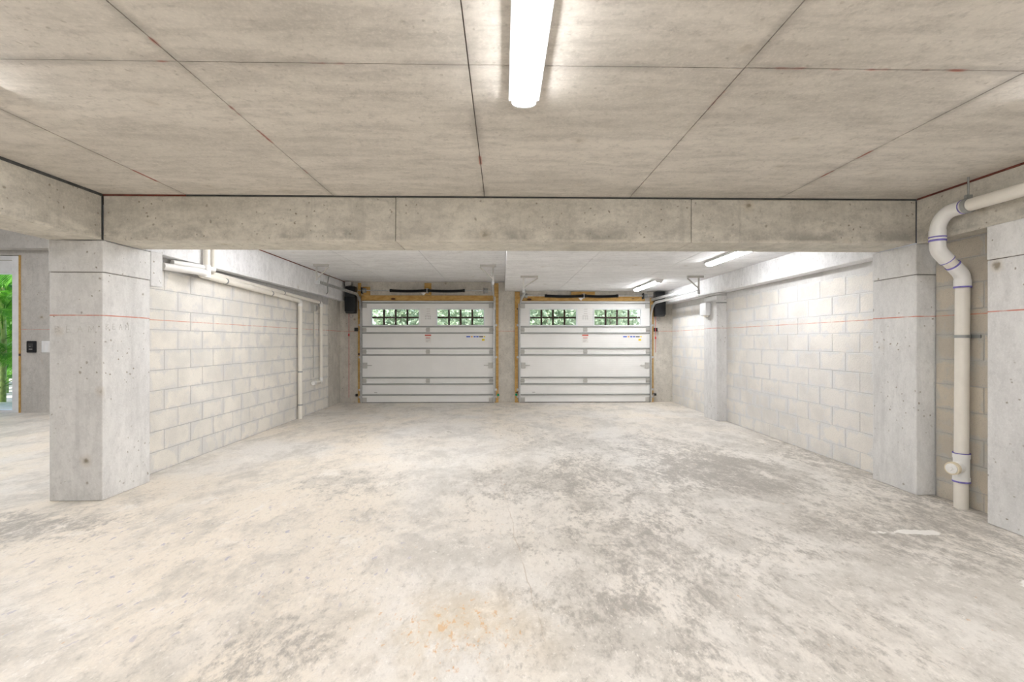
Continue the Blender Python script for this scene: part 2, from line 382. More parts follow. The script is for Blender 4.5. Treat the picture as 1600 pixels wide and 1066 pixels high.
def fillet(pts, r, n=8):
    pts = [Vector(p) for p in pts]; out = [pts[0]]
    for i in range(1, len(pts) - 1):
        a = (pts[i - 1] - pts[i]).normalized(); b = (pts[i + 1] - pts[i]).normalized()
        ang = a.angle(b); d = r / math.tan(ang / 2); c = pts[i] + (a + b).normalized() * (r / math.sin(ang / 2))
        p0 = pts[i] + a * d; p1 = pts[i] + b * d; e0 = p0 - c; e1 = p1 - c
        q = e0.rotation_difference(e1)
        for k in range(n + 1): out.append(c + Quaternion().slerp(q, k / n) @ e0)
    out.append(pts[-1]); return out
def tag(o, label=None, cat=None, group=None, kind=None):
    if label: o['label'] = label
    if cat: o['category'] = cat
    if group: o['group'] = group
    if kind: o['kind'] = kind
    return o
def empty(name, loc, label, cat, group=None, kind=None):
    o = bpy.data.objects.new(name, None); COL.objects.link(o); o.location = loc; o.empty_display_size = .1
    return tag(o, label, cat, group, kind)
def struct(name, mb, mat, label, cat, smooth=False):
    return tag(mb.build(name, M[mat], None, smooth), label, cat, None, 'structure')
def copy_tree(o, parent=None):
    c = o.copy(); COL.objects.link(c); c.parent = parent
    for ch in o.children: copy_tree(ch, c)
    return c

# ---------------------------------------------------------------- the shell
ZC, ZL, ZR = 2.475, 2.53, 2.34          # slab undersides: near bay, rear left, rear right
XL, XR, YB = -3.40, 3.60, 9.92
fl = MB(); fl.box(-11.0, 4.0, -4.2, 10.15, -.2, 0)
struct('floor', fl, 'floor', 'stained and worn cream grey concrete floor slab', 'floor')

ceil = struct('ceiling', MB().box(-3.65, 3.86, -4.2, 4.2, ZC + .009, ZC + .25), 'slabcore', 'grey concrete ceiling with plywood form joints in front of the cross beam', 'ceiling')
def panels(parent, xs, ys, z, mat, gap=.0055):
    for i in range(len(xs) - 1):
        for j in range(len(ys) - 1):
            dz = random.uniform(-.0015, .0015)
            x0, x1, y0, y1 = xs[i] + gap / 2, xs[i + 1] - gap / 2, ys[j] + gap / 2, ys[j + 1] - gap / 2
            cx, cy = (x0 + x1) / 2, (y0 + y1) / 2
            m = MB().prism([(x0 - cx, y0 - cy), (x1 - cx, y0 - cy), (x1 - cx, y1 - cy), (x0 - cx, y1 - cy)], 'z', 0, .012)
            m.build('panel', M[mat], parent, loc=(cx, cy, z + dz))
panels(ceil, [-3.224, -2.56, -1.375, -.145, 1.05, 2.30, 3.455], [-4.0, -2.85, -.41, 2.022, 3.864], ZC, 'ceil')
c2 = struct('ceiling', MB().box(-3.65, .05, 4.26, 10.1, ZL + .009, ZL + .22), 'slabcore', 'higher pale concrete ceiling over the left garage door', 'ceiling')
panels(c2, [-3.285, -2.35, -1.15, .05], [4.26, 5.55, 7.99, 9.92], ZL, 'soffit', .006)
c3 = struct('ceiling', MB().box(.0505, 3.85, 4.26, 10.1, ZR + .009, ZL + .22), 'soffit', 'lower pale concrete ceiling over the right garage door', 'ceiling')
panels(c3, [.0505, 1.15, 2.35, 3.455], [4.26, 6.02, 8.46, 9.92], ZR, 'soffit', .006)
c4 = struct('ceiling', MB().box(-11.0, -3.66, -4.2, 8.45, 3.35, 3.5), 'plainwall', 'high concrete ceiling of the open space left of the pier', 'ceiling')

# cross beam: three pours with hairline joints between
cb = MB()
for x0, x1, dy in ((-3.218, -.873, 0), (-.869, 1.560, -.003), (1.564, 3.4545, 0)):
    cb.box(x0, x1, 3.864 + dy, 4.26, 2.105, ZC - .012, .006)
struct('concrete_beam', cb, 'beam', 'long concrete cross beam spanning between the left and right piers', 'beam')
lb = B(-3.65, -3.224, -4.0, 3.862, 2.105, ZC - .012, .006)
struct('concrete_beam', lb, 'beam', 'concrete beam at the upper left running toward the viewer', 'beam')
rb = B(3.455, 3.85, -4.0, 3.862, 2.10, ZC - .012, .006)
struct('concrete_beam', rb, 'beam', 'concrete beam at the upper right behind the big white drain pipe', 'beam')
struct('concrete_beam', B(-3.65, -3.285, 4.262, 9.918, 2.125, ZL + .005, .006), 'soffit', 'concrete beam along the top of the left block wall', 'beam')
struct('concrete_beam', B(3.455, 3.85, 4.262, 9.918, 2.07, ZR + .005, .006), 'soffit', 'concrete beam along the top of the right block wall', 'beam')
struct('concrete_beam', B(-11.0, -3.66, 8.42, 8.86, 2.92, 3.55, .006), 'plainwall', 'concrete lintel beam above the white framed garden door', 'beam')

# strips left in the slab/beam corners
def trim(x0, x1, y0, y1, z0, z1, mat, n, label):
    struct('trim_%d' % n, B(x0, x1, y0, y1, z0, z1), mat, label, 'trim')
trim(-3.218, -2.56, 3.858, 3.864, ZC - .014, ZC - .002, 'redline', 1, 'red brown form strip atop the left end of the cross beam')
trim(-2.55, 3.45, 3.859, 3.864, ZC - .012, ZC - .002, 'greyline', 2, 'thin dark joint between ceiling and cross beam')
trim(3.447, 3.455, -4.0, 3.85, ZC - .014, ZC - .002, 'redline', 3, 'red brown form strip between ceiling and right beam')
trim(-3.224, -3.212, -4.0, 3.85, ZC - .020, ZC - .002, 'greyline', 4, 'dark gap between ceiling and left beam')
trim(-3.223, -3.219, 3.853, 3.863, 2.106, ZC - .02, 'seal_gap', 5, 'black vertical joint where left beam meets cross beam')
trim(3.449, 3.4545, 3.858, 3.8635, 2.106, ZC - .02, 'seal_gap', 7, 'dark vertical joint where right beam meets cross beam')
trim(-3.285, -3.277, 4.27, 9.9, ZL - .012, ZL - .001, 'redline', 6, 'red brown form strip above the beam on the left block wall')

def column(label, x0, x1, y0, y1, ztop, zj=1.846, grow=(.004, .004)):
    e = empty('concrete_column', ((x0 + x1) / 2, (y0 + y1) / 2, 0), label, 'column', kind='structure')
    cx, cy = e.location.x, e.location.y
    B(x0 - cx, x1 - cx, y0 - cy, y1 - cy, 0, zj - .002, c=.007).build('shaft', M['col'], e)
    g = grow
    B(x0 - cx - g[0], x1 - cx + g[0], y0 - cy - g[1], y1 - cy, zj + .003, ztop, c=.007).build('cap', M['col'], e)
    B(x0 - cx + .008, x1 - cx - .008, y0 - cy + .008, y1 - cy - .008, zj - .02, zj + .02).build('joint', M['slabcore'], e)
    return e
colL = column('wide concrete pier left of the block wall with pencil writing', -3.647, -3.226, 3.866, 4.38, 2.1045, grow=(.006, .002))
column('concrete pier beside the white drain pipe, at the right end of the cross beam', 3.457, 3.85, 3.866, 4.33, 2.1045)
column('concrete pier cut by the right edge of the picture', 3.43, 3.85, 2.5, 3.265, 2.0995, 1.86)
column('narrow concrete pier halfway along the right block wall', 3.44, 3.85, 7.50, 7.97, 2.068, 2.03)
# second formwork block at the head of the left pier
struct('concrete_column', B(-3.45, -3.232, 4.40, 4.55, 1.80, 2.12, c=.006), 'col', 'small concrete stub behind the head of the left pier', 'column')
# faint pencil lettering on the pier faces: B E A M on both
def stroke_letters(face):
    L = {'B': [((0, 0), (0, 1)), ((0, 1), (.45, .85)), ((.45, .85), (0, .55)), ((0, .55), (.5, .25)), ((.5, .25), (0, 0))],
         'E': [((0, 0), (0, 1)), ((0, 1), (.45, 1.05)), ((0, .5), (.35, .52)), ((0, 0), (.5, .05))],
         'A': [((0, 0), (.28, 1)), ((.28, 1), (.55, 0)), ((.12, .4), (.46, .4))],
         'M': [((0, 0), (.05, 1)), ((.05, 1), (.3, .35)), ((.3, .35), (.55, 1)), ((.55, 1), (.6, 0))]}
    m = MB()
    cx, cy = colL.location.x, colL.location.y
    for i, ch in enumerate('BEAM'):
        for a, b in L[ch]:
            if face == 'front':
                u = lambda p: (-3.60 + i * .088 + p[0] * .075 - cx, 3.8658 - cy, 1.36 + p[1] * .05)
            else:
                u = lambda p: (-3.2258 - cx, 3.90 + i * .066 + p[0] * .055 - cy, 1.385 + p[1] * .045)
            m.tube([u(a), u(b)], .0011, 4)
    m.build('pencil_writing', M['pencil'], colL)
stroke_letters('front'); stroke_letters('side')

# ---------------------------------------------------------------- block walls
BH, BL = .2, .4
cache = {}
def block_mesh(ln, h, mat, side):
    k = (round(ln, 3), round(h, 3), mat, side)
    if k not in cache:
        a, b = ln / 2, h / 2; c = .003; d = .012
        s = side   # +1: visible face looks to +x, -1: to -x
        v = [(-s * d, -a, -b), (-s * d, a, -b), (-s * d, a, b), (-s * d, -a, b), (-s * c, -a, -b), (-s * c, a, -b), (-s * c, a, b), (-s * c, -a, b),
             (0, -a + c, -b + c), (0, a - c, -b + c), (0, a - c, b - c), (0, -a + c, b - c)]
        f = [(0, 1, 2, 3), (8, 9, 10, 11)] + [(i, (i + 1) % 4, 4 + (i + 1) % 4, 4 + i) for i in range(4)] + [(4 + i, 4 + (i + 1) % 4, 8 + (i + 1) % 4, 8 + i) for i in range(4)]
        cache[k] = MB().add(v, f).mesh('block', M[mat])
    return cache[k]
def lay(parent, xf, side, y0, y1, z0, z1, joint, zoff, mat, par0=0):
    n = int(math.floor((z0 - zoff) / BH)); cnt = 0
    while zoff + n * BH < z1 - .02:
        a, b = max(z0, zoff + n * BH), min(z1, zoff + (n + 1) * BH)
        if b - a > .04:
            j = joint + (BL / 2 if (n + par0) % 2 else 0)
            y = j + math.floor((y0 - j) / BL) * BL
            while y < y1 - .02:
                p, q = max(y, y0), min(y + BL, y1)
                if q - p > .035:
                    me = block_mesh(q - p - .006, b - a - .006, mat, side)
                    o = bpy.data.objects.new('block', me); COL.objects.link(o); o.parent = parent
                    o.location = (xf + random.uniform(-.002, .002), (p + q) / 2, (a + b) / 2); cnt += 1
                y += BL
        n += 1
    return cnt
wl = struct('wall_left', MB().box(-3.65, XL - .0045, 4.38, 9.27, 0, 2.124), 'mortar', 'cream concrete block wall along the left side of the garage', 'wall')
n1 = lay(wl, XL, 1, 4.382, 9.265, .0, 2.0, 4.809, 0, 'blockL', 1)
struct('wall_rear_left', B(-3.65, XL + .004, 9.272, 9.918, 0, 2.124), 'backwall', 'smooth concrete strip at the rear end of the left block wall', 'wall')
wr = MB(); wr.box(XR + .0045, 3.86, 4.33, 7.50, 0, 2.069); wr.box(XR + .0045, 3.86, 7.97, 9.918, 0, 2.069)
wr = struct('wall_right', wr, 'mortarR', 'pale washed concrete block wall along the right side of the garage', 'wall')
n2 = lay(wr, XR, -1, 4.332, 7.498, 0, 2.0, 4.87, -.03, 'blockR', 1)
n2 += lay(wr, XR, -1, 7.972, 9.916, 0, 2.0, 4.87, -.03, 'blockR', 1)
wn = struct('wall_niche', MB().box(XR + .0145, 3.86, 3.268, 3.855, 0, 2.099), 'mortar', 'recessed tan block wall behind the standing white drain pipe', 'wall')
n3 = lay(wn, XR + .01, -1, 3.27, 3.853, 0, 2.09, 3.46, -.06, 'blockN', 0)
# back wall with two openings
bw = MB()
for x0, x1, z0, z1 in ((-3.65, -2.86, 0, 2.75), (-2.86, -.25, 2.07, 2.75), (-.25, .44, 0, 2.75), (.44, 3.04, 2.07, 2.75), (3.04, 3.86, 0, 2.75)):
    bw.box(x0, x1, YB, YB + .2, z0, z1)
struct('wall_back', bw, 'backwall', 'bare concrete back wall around the two garage doors', 'wall')
struct('wall_front', B(-11.0, 4.0, -4.2, -4.0, 0, 3.5), 'plainwall', 'plain concrete wall behind the viewer', 'wall')
struct('wall_near_right', B(3.607, 3.86, -4.0, 2.498, 0, 2.098), 'plainwall', 'plain concrete wall right of the viewer', 'wall')
struct('wall_leak_closure', B(-3.72, -3.655, -4.0, 8.45, 2.13, 3.5), 'plainwall', 'added concrete closure against a light leak above the left beam', 'wall')  # closure added to stop daylight leaking in above the left beam
struct('wall_far_left', B(-11.2, -11.0, -4.2, 8.9, 0, 3.5), 'plainwall', 'plain concrete wall at the far left', 'wall')
YN = 8.65
nw = MB(); nw.box(-8.655, -3.66, YN, YN + .2, 0, 2.92); nw.box(-11.0, -10.5, YN, YN + .2, 0, 2.92); nw.box(-10.5, -8.655, YN, YN + .2, 2.835, 2.92)
struct('wall_garden_side', nw, 'plainwall', 'grey concrete wall beside the garden door, carrying keypad and switch', 'wall')

# ---------------------------------------------------------------- garden door, keypad, switch
gd = empty('door_3', (-9.58, YN, 0), 'white framed open garden doorway with palms outside, far left', 'door', kind='structure')
B(.785, .90, -.02, .12, 0, 2.82, c=.006).build('jamb', M['white'], gd)
B(-.90, -.785, -.02, .12, 0, 2.82, c=.006).build('jamb', M['white'], gd)
B(-.785, .785, -.018, .12, 2.50, 2.82, c=.006).build('head', M['white'], gd)
B(-.785, .785, .0, .12, .0, .05, c=.006).build('sill', M['white'], gd)
B(.902, .922, -.022, .0, 0, 2.83).build('wood_strip', M['wood'], gd)
B(-.79, .79, -.026, -.019, 2.73, 2.745).build('head_groove', M['bracket'], gd)
kp = empty('door_keypad', (-8.452, YN, 1.185), 'black door keypad with small display on the grey wall', 'keypad')
B(-.08, .08, -.035, -.001, -.105, .105, c=.012).build('body', M['black'], kp)
B(-.045, .045, -.0375, -.034, -.01, .06, c=.002).build('screen', M['seal_gap'], kp)
B(-.03, .03, -.0385, -.036, -.045, -.038).build('lettering', M['paper'], kp)
B(-.025, .0, -.0385, -.0372, .005, .012).build('lettering', M['ink'], kp)
sw = empty('light_switch', (-8.19, YN, 1.187), 'white double light switch plate between keypad and pier', 'switch')
B(-.095, .095, -.012, -.001, -.105, .105, c=.004).build('plate', M['white'], sw)
for dx in (-.042, .042): B(dx - .022, dx + .022, -.018, -.011, -.06, .06, c=.003).build('rocker', M['housing'], sw)

# ---------------------------------------------------------------- LED lamps
def lamp(x, y0, y1, zc, label, group, lm='lens'):
    L = y1 - y0; e = empty('ceiling_light', (x, (y0 + y1) / 2, zc), label, 'light', group)
    B(-.074, .074, -L / 2, L / 2, -.03, -.001, c=.003).build('housing', M['housing'], e)
    prof = [(-.056, -.029)] + [(-.056 * math.cos(a), -.034 - .028 * math.sin(a) ** .7) for a in [math.pi * k / 12 for k in range(1, 12)]] + [(.056, -.029)]
    MB().prism(prof, 'y', -L / 2 + .012, L / 2 - .012).build('diffuser', M[lm], e, True)
    for s in (-1, 1):
        y = s * (L / 2 - .006); MB().prism([(p[0] * 1.06, p[1] * 1.03) for p in prof], 'y', y - .006, y + .006).build('end_cap', M['housing'], e)
    return e
lamp(.103, 1.05, 2.27, ZC, 'long bright LED ceiling light at the top centre of the picture', None)
lamp(-2.45, 1.05, 2.27, ZC, 'LED ceiling light just beyond the upper left picture edge', None)
lamp(2.66, 1.0, 2.22, ZC, 'LED ceiling light just beyond the upper right picture edge', None)
for x, wd in ((-2.39, 'left'), (.103, 'middle'), (2.6, 'right')): lamp(x, -2.2, -.98, ZC, 'added LED fill light behind the viewer, %s of the row of three' % wd, 'added fill lights behind the viewer', 'lens_added_behind')  # unseen lamps added to brighten surfaces facing the camera
lamp(2.74, 5.0, 6.18, ZR, 'LED light on the lower right ceiling, just behind the cross beam', None)
lamp(2.66, 7.95, 9.30, ZR, 'small LED light on the right ceiling nearest the right garage door', None, 'lens_mid')
lamp(-.85, 4.72, 5.94, ZL, 'added LED fill light on the left rear ceiling, wholly hidden behind the cross beam', None, 'lens_added_rear')  # unseen lamp added to brighten the left rear bay
lamp(-2.49, 4.8, 6.03, ZL, 'LED light on the left rear ceiling mostly hidden by the cross beam', None, 'lens_low')
for x, y, wd in ((-5.0, 3.3, 'nearer right'), (-5.0, 6.0, 'farther right'), (-7.2, 3.3, 'nearer left'), (-7.2, 6.0, 'farther left')): lamp(x, y, y + 1.22, 3.35, '%s added LED fill light over the open space left of the pier' % wd, 'added fill lights left of the pier', 'lens_added_side')  # unseen lamps added to brighten the floor and wall at left

# ---------------------------------------------------------------- garage doors
W = 1.365
def garage_door(cx, label, n):
    d = empty('door_%d' % n, (cx, 9.872, 0), label, 'garage door', kind='structure')
    bounds = [.012, .457, 1.067, 1.524, 2.125]
    for i in range(4):
        z0, z1 = bounds[i] + .0015, bounds[i + 1] - .0015
        m = MB()
        if i < 3: m.box(-W, W, 0, .04, z0, z1)
        else:
            wz0, wz1 = 1.598, 1.975
            m.box(-W, W, 0, .04, z0, wz0); m.box(-W, W, 0, .04, wz1, z1)
            for a, b in ((-W, -1.19), (-.165, .165), (1.19, W)): m.box(a, b, 0, .04, wz0, wz1)
        sec = m.build('section', M['door'], d)
        # pressed rails near the section's edges
        zs = []
        if i > 0: zs.append(z0 + .066)
        if i < 3: zs.append(z1 - .066)
        if i == 0: zs.append(.165)
        if i == 3: zs.append(2.085)
        for z in zs:
            MB().prism([(-.022, z - .011), (-.022, z + .011), (0, z + .016), (0, z - .016)], 'x', -W + .004, W - .004).build('rail', M['rail'], sec)
        for s in (-1, 1):
            a, b = sorted((s * (W - .002), s * (W - .062)))
            B(a, b, -.004, 0, z0 + .004, z1 - .004).build('end_stile', M['rail' if i == 9 else 'door'], sec)
    # hinges and rollers at the three joints
    for z in bounds[1:4]:
        for x in (-W + .045, 0, W - .045):
            h = MB().box(x - .04, x + .04, -.012, 0, z - .045, z + .045); h.tube([(x - .045, -.016, z), (x + .045, -.016, z)], .011, 10)
            h.build('hinge', M['bracket'], d)
    for z in (.06, 2.03):
        for s in (-1, 1):
            x = s * (W - .05); B(x - .045, x + .045, -.022, 0, z - .05, z + .05, c=.004).build('corner_bracket', M['bracket'], d)
    for s in (-1, 1):   # side latches
        l = MB(); x = s * (W - .06); l.box(x - .045, x + .045, -.02, 0, .72, .84, c=.004)
        a, b = sorted((s * (W - .105), s * (W - .20))); l.box(a, b, -.03, -.008, .772, .788)
        l.build('latch', M['bracket'], d)
    B(-W, W, .004, .036, 0, .0125).build('bottom_seal', M['seal_gap'], d)
    for a, b in ((-W - .012, -W - .001), (W + .001, W + .012)): B(a, b, .004, .030, 0, 2.12).build('side_gap_shade', M['seal_gap'], d)  # black strips stand in for the dark gap between door and track
    for sgn in (-1, 1):
        x0, x1 = sorted((sgn * .165, sgn * 1.19)); z0, z1 = 1.598, 1.975; f = .026
        m = MB()
        m.box(x0, x1, -.012, .046, z0, z0 + f); m.box(x0, x1, -.012, .046, z1 - f, z1)
        m.box(x0, x0 + f, -.012, .046, z0 + f, z1 - f); m.box(x1 - f, x1, -.012, .046, z0 + f, z1 - f)
        wd = m.build('window', M['white'], d)
        B(x0 + f, x1 - f, .014, .019, z0 + f, z1 - f).build('pane', M['glass'], wd)
        g = (x1 - x0 - 2 * f) / 4
        for k in (1, 2, 3):
            xx = x0 + f + g * k; B(xx - .019, xx + .019, .024, .042, z0 + f, z1 - f).build('muntin', M['brown'], wd)
        zz = (z0 + z1) / 2 - .005
        B(x0 + f, x1 - f, .026, .040, zz - .017, zz + .017).build('muntin', M['brown'], wd)
    # stickers
    st = B(-.065, .065, -.002, 0, 1.255, 1.425).build('warning_sticker', M['paper'], d)
    B(-.065, .065, -.003, -.0015, 1.395, 1.425).build('sticker_header', M['red'], st)
    for k in range(3): B(-.045, .045, -.003, -.0015, 1.365 - k * .018, 1.372 - k * .018).build('sticker_print', M['red' if k < 2 else 'ink'], st)
    for k in range(3): B(-.045, .04 - k * .02, -.003, -.0015, 1.30 - k * .014, 1.306 - k * .014).build('sticker_print', M['ink'], st)
    s2 = B(-.075, .07, -.002, 0, 1.70, 1.98).build('instruction_sticker', M['door'], d)
    for z, a, b in ((1.955, -.03, .045), (1.91, -.03, .045), (1.86, -.03, .045), (1.82, -.06, .06)):
        B(a, b, -.003, -.0015, z, z + .008).build('sticker_print', M['ink'], s2)
    for z in (1.785, 1.745):
        for a in (-.06, -.01, .03): B(a, a + .03, -.003, -.0015, z, z + .016).build('sticker_print', M['ink'], s2)
    br = B(.79, 1.175, -.0018, 0, 1.355, 1.405).build('colour_strip_sticker', M['door'], d)
    x = .80
    for wd_, mt in ((.085, 'blue'), (.01, None), (.04, 'orange'), (.015, None), (.05, 'blue'), (.008, None), (.05, 'blue'), (.008, None), (.09, 'inkdark'), (.005, None), (.035, 'yellow')):
        if mt: B(x, x + wd_ - .004, -.003, -.0015, 1.368, 1.392).build('sticker_print', M[mt], br)
        x += wd_
    B(1.125, 1.18, -.002, 0, 1.295, 1.335).build('yellow_sticker', M['yellow'], d)
    B(-1.115, -1.055, -.002, 0, .207, .221).build('small_sticker', M['ink'], d)
    return d
CL, CR = -1.5535, 1.742
garage_door(CL, 'left white sectional garage door with two barred windows', 1)
garage_door(CR, 'right white sectional garage door with two barred windows', 2)

# treated-pine frame boards on the wall face, door by door
def board(x0, x1, z0, z1, y0, y1, label):
    o = B(x0, x1, y0, y1, z0, z1, c=.004).build('wood_board', M['wood']); tag(o, label, 'board')
board(-3.012, -2.952, 0, 2.50, YB - .04, YB - .001, 'upright pine board left of the left garage door')
board(-.168, -.082, 0, 2.50, YB - .04, YB - .001, 'upright pine board right of the left garage door')
board(.262, .368, 0, 2.325, YB - .04, YB - .001, 'upright pine board left of the right garage door')
board(3.118, 3.19, 0, 2.20, YB - .04, YB - .001, 'upright pine board right of the right garage door')
board(-2.94, -.185, 2.135, 2.245, YB - .04, YB - .001, 'knotty pine header board above the left garage door')
board(.40, 3.01, 2.135, 2.25, YB - .04, YB - .001, 'knotty pine header board above the right garage door')
board(-1.63, -1.49, 2.25, 2.50, YB - .04, YB - .001, 'short pine block holding the left door spring bracket')
board(-2.92, -2.765, 2.25, 2.42, YB - .04, YB - .001, 'short pine block at the left end of the left spring shaft')
board(1.45, 1.95, 2.253, 2.33, YB - .04, YB - .001, 'short pine block holding the right door spring bracket')

# ---------------------------------------------------------------- tracks
def track(x, side, ztop, yend, zceil, label, hang, double=False):
    # side: +1 = open toward +x (door lies on its +x side)
    e = empty('door_track', (x, YB - .075, 0), label, 'door track')
    rr = .36
    prof = [(0, -.026), (side * .024, -.026), (side * .024, -.022), (side * .003, -.022), (side * .003, .022), (side * .024, .022), (side * .024, .026), (0, .026)]
    MB().sweep([(0, .01), (0, ztop - rr)], prof).build('vertical_track', M['galv'], e)
    arc = [(-rr + rr * math.cos(a), ztop - rr + rr * math.sin(a)) for a in [math.pi / 2 * k / 14 for k in range(15)]]
    MB().sweep(arc, prof).build('curved_track', M['galv'], e, True)
    L = yend - (YB - .075)
    MB().sweep([(-rr, ztop), (L, ztop)], prof).build('horizontal_track', M['galv'], e)
    if double:
        MB().sweep([(.0, ztop + .075), (L, ztop + .075)], prof).build('upper_track', M['galv'], e)
    # wall angle and jamb brackets
    o = -side
    a, b = sorted((o * .001, o * .026)); B(a, b, .027, .033, .02, 1.95).build('wall_angle', M['rail'], e)
    for z in (.12, .27, .95, 1.62):
        a, b = sorted((o * .003, o * .05)); B(a, b, .024, .0335, z - .022, z + .022).build('bracket', M['galv'], e)
    a, b = sorted((o * .002, o * .02)); B(a, b, -.03, .03, 1.95, ztop - .02).build('flag_bracket', M['galv'], e)
    # ceiling hanger
    hx0, hx1, leg = hang
    h = B(hx0, hx1, L - .01, L + .03, zceil - .035, zceil - .001).build('hanger_plate', M['bracket'], e)
    B(leg - .014, leg + .014, L, L + .004, ztop - .03, zceil - .03).build('hanger_leg', M['bracket'], e)
    far = hx0 if abs(hx0 - leg) > abs(hx1 - leg) else hx1
    MB().tube([(far, L + .012, zceil - .04), (leg, L + .012, ztop + .06)], .012, 6).build('hanger_brace', M['bracket'], e)
    B(leg - .02 if leg < 0 else -.004, leg + .02 if leg > 0 else .004, L - .002, L + .01, ztop - .03, ztop + .03).build('hanger_bolt_plate', M['galv'], e)
    return e
track(-2.944, 1, 2.235, 7.65, ZL, 'steel track along the left edge of the left garage door, curving overhead', (-.10, .14, -.05))
track(-.163, -1, 2.235, 7.65, ZL, 'steel track along the right edge of the left garage door', (-.20, .06, .012))
track(.352, 1, 2.09, 7.55, ZR, 'steel track along the left edge of the right garage door', (-.06, .22, -.012))
track(3.132, -1, 2.075, 7.50, ZR, 'double steel track along the right edge of the right garage door', (-.16, .10, .02), True)

# ---------------------------------------------------------------- spring shafts
def springs(cx, z, y, s0, s1, x0, x1, label):
    e = empty('torsion_spring', (cx, y, z), label, 'door spring')
    T([(x0 - cx, 0, 0), (x1 - cx, 0, 0)], .0125, 12).build('shaft', M['galv'], e, True)
    for a, b in ((s0 - cx, -.03), (.03, s1 - cx)):
        pts, rs = [], []
        n = 90
        for i in range(n + 1):
            t = i / n; xx = a + (b - a) * t
            pts.append((xx, 0, -.012 * math.sin(math.pi * t))); rs.append(.0295 + .0035 * (1 if i % 2 else -1))
        MB().tube(pts, rs, 14).build('spring', M['spring'], e, True)
        for q in (a, b): T([(q - .02, 0, 0), (q + .02, 0, 0)], .034, 14).build('winding_cone', M['black'], e, True)
    MB().box(-.02, .02, -.02, YB - .041 - y, -.05, .05, c=.004).build('centre_bracket', M['bracket'], e)
    for q in (x0 - cx + .13, x1 - cx - .13):
        m = T([(q - .03, 0, 0), (q + .03, 0, 0)], .045, 18); m.tube([(q - .035, 0, 0), (q - .028, 0, 0)], .055, 18)
        m.build('cable_drum', M['strap'], e, True)
        B(q - .06, q - .05 + .0, -.05, YB - .041 - y, -.06, .06).build('end_bracket', M['seal_gap'], e)
    tg = MB().prism([(-.125, -.045), (-.015, -.045), (-.065, -.105)], 'y', -.038, -.036).build('paper_tag', M['paper'], e)
    return e
springs(-1.56, 2.335, 9.80, -2.31, -.80, -2.98, -.20, 'black torsion springs on a steel shaft above the left garage door')
springs(1.70, 2.232, 9.80, .90, 2.40, .36, 3.13, 'black torsion springs on a steel shaft above the right garage door')

# ---------------------------------------------------------------- wall-mount openers with release cords
def opener(x0, x1, z0, z1, y0, y1, label, cordx, cordz, box_top):
    e = empty('door_opener', ((x0 + x1) / 2, (y0 + y1) / 2, z0), label, 'door opener')
    cx, cy = e.location.x, e.location.y; h = z1 - z0
    B(x0 - cx, x1 - cx, y0 - cy, y1 - cy, 0, h, c=.014).build('body', M['black'], e, True)
    B(x0 - cx - .01, x1 - cx + .01, y0 - cy - .012, y0 - cy + .02, h * .06, h * .62, c=.008).build('cover', M['black'], e, True)
    B(x0 - cx + .02, x1 - cx - .02, y0 - cy - .014, y0 - cy - .011, h * .02, h * .05).build('seam', M['seal_gap'], e)
    B(x0 - cx + .03, x1 - cx - .03, y1 - cy - .005, YB - .002 - cy, h * .3, h * .7).build('mount_plate', M['bracket'], e)
    if box_top: B(x0 - cx - .01, x0 - cx + .11, y0 - cy + .02, y1 - cy, h + .02, h + .10, c=.004).build('junction_box', M['bracket'], e); B(x0 - cx + .03, x0 - cx + .06, y0 - cy + .05, y0 - cy + .08, h - .01, h + .03).build('conduit_nipple', M['galv'], e)
    lx = cordx - cx
    ly = cy - cy
    T([(lx, 0, .01), (lx, 0, cordz - z0)], .004, 6).build('release_cord', M['redcord'], e)
    T([(lx, 0, -.42), (lx, 0, -.47)], .014, 8).build('cord_handle', M['redcord'], e, True)
    pts = [(lx + .055 + .038 * math.sin(a), -.01, -.04 - .05 * math.cos(a) + .0) for a in [2 * math.pi * k / 20 for k in range(21)]]
    T(pts, .004, 6).build('cable_loop', M['strap'], e)
    return e
opener(-3.215, -3.02, 1.86, 2.41, 9.70, 9.86, 'black wall mounted door opener left of the left garage door', -3.165, .12, True)
opener(3.178, 3.375, 1.80, 2.32, 9.70, 9.86, 'black wall mounted door opener right of the right garage door', 3.20, 1.05, False)
# safety sensors and cable-tension boxes
def sensor(x, z, label, green, group=None):
    e = empty('safety_sensor', (x, YB - .075, z), label, 'sensor', group)
    B(-.02, .02, -.03, .033, -.025, .025, c=.005).build('body', M['black' if not green else 'strap'], e)
    if green: T([(0, -.04, 0), (0, -.028, 0)], .026, 16).build('lens', M['green'], e, True)
    else: B(-.05, .02, -.006, .004, -.008, .006).build('arm', M['strap'], e)
    return e
sensor(-.088, .165, 'green lensed safety sensor low beside the left garage door', True)
sensor(.29, .17, 'green lensed safety sensor low beside the right garage door', True)
sensor(-3.03 + .005, .165, 'dark safety sensor low at the left edge of the left garage door', False)
sensor(3.212, .165, 'dark safety sensor low at the right edge of the right garage door', False)
for x, lab in ((-3.035, 'small black switch box on the board left of the left garage door'), (3.225, 'small black switch box on the board right of the right garage door')):
    e = empty('cable_switch', (x, YB - .075, 1.535), lab, 'switch box')
    B(-.035, .035, -.02, .033, -.045, .03, c=.005).build('body', M['black'], e); B(-.033, .033, -.018, .03, .031, .045).build('lid', M['ink'], e)

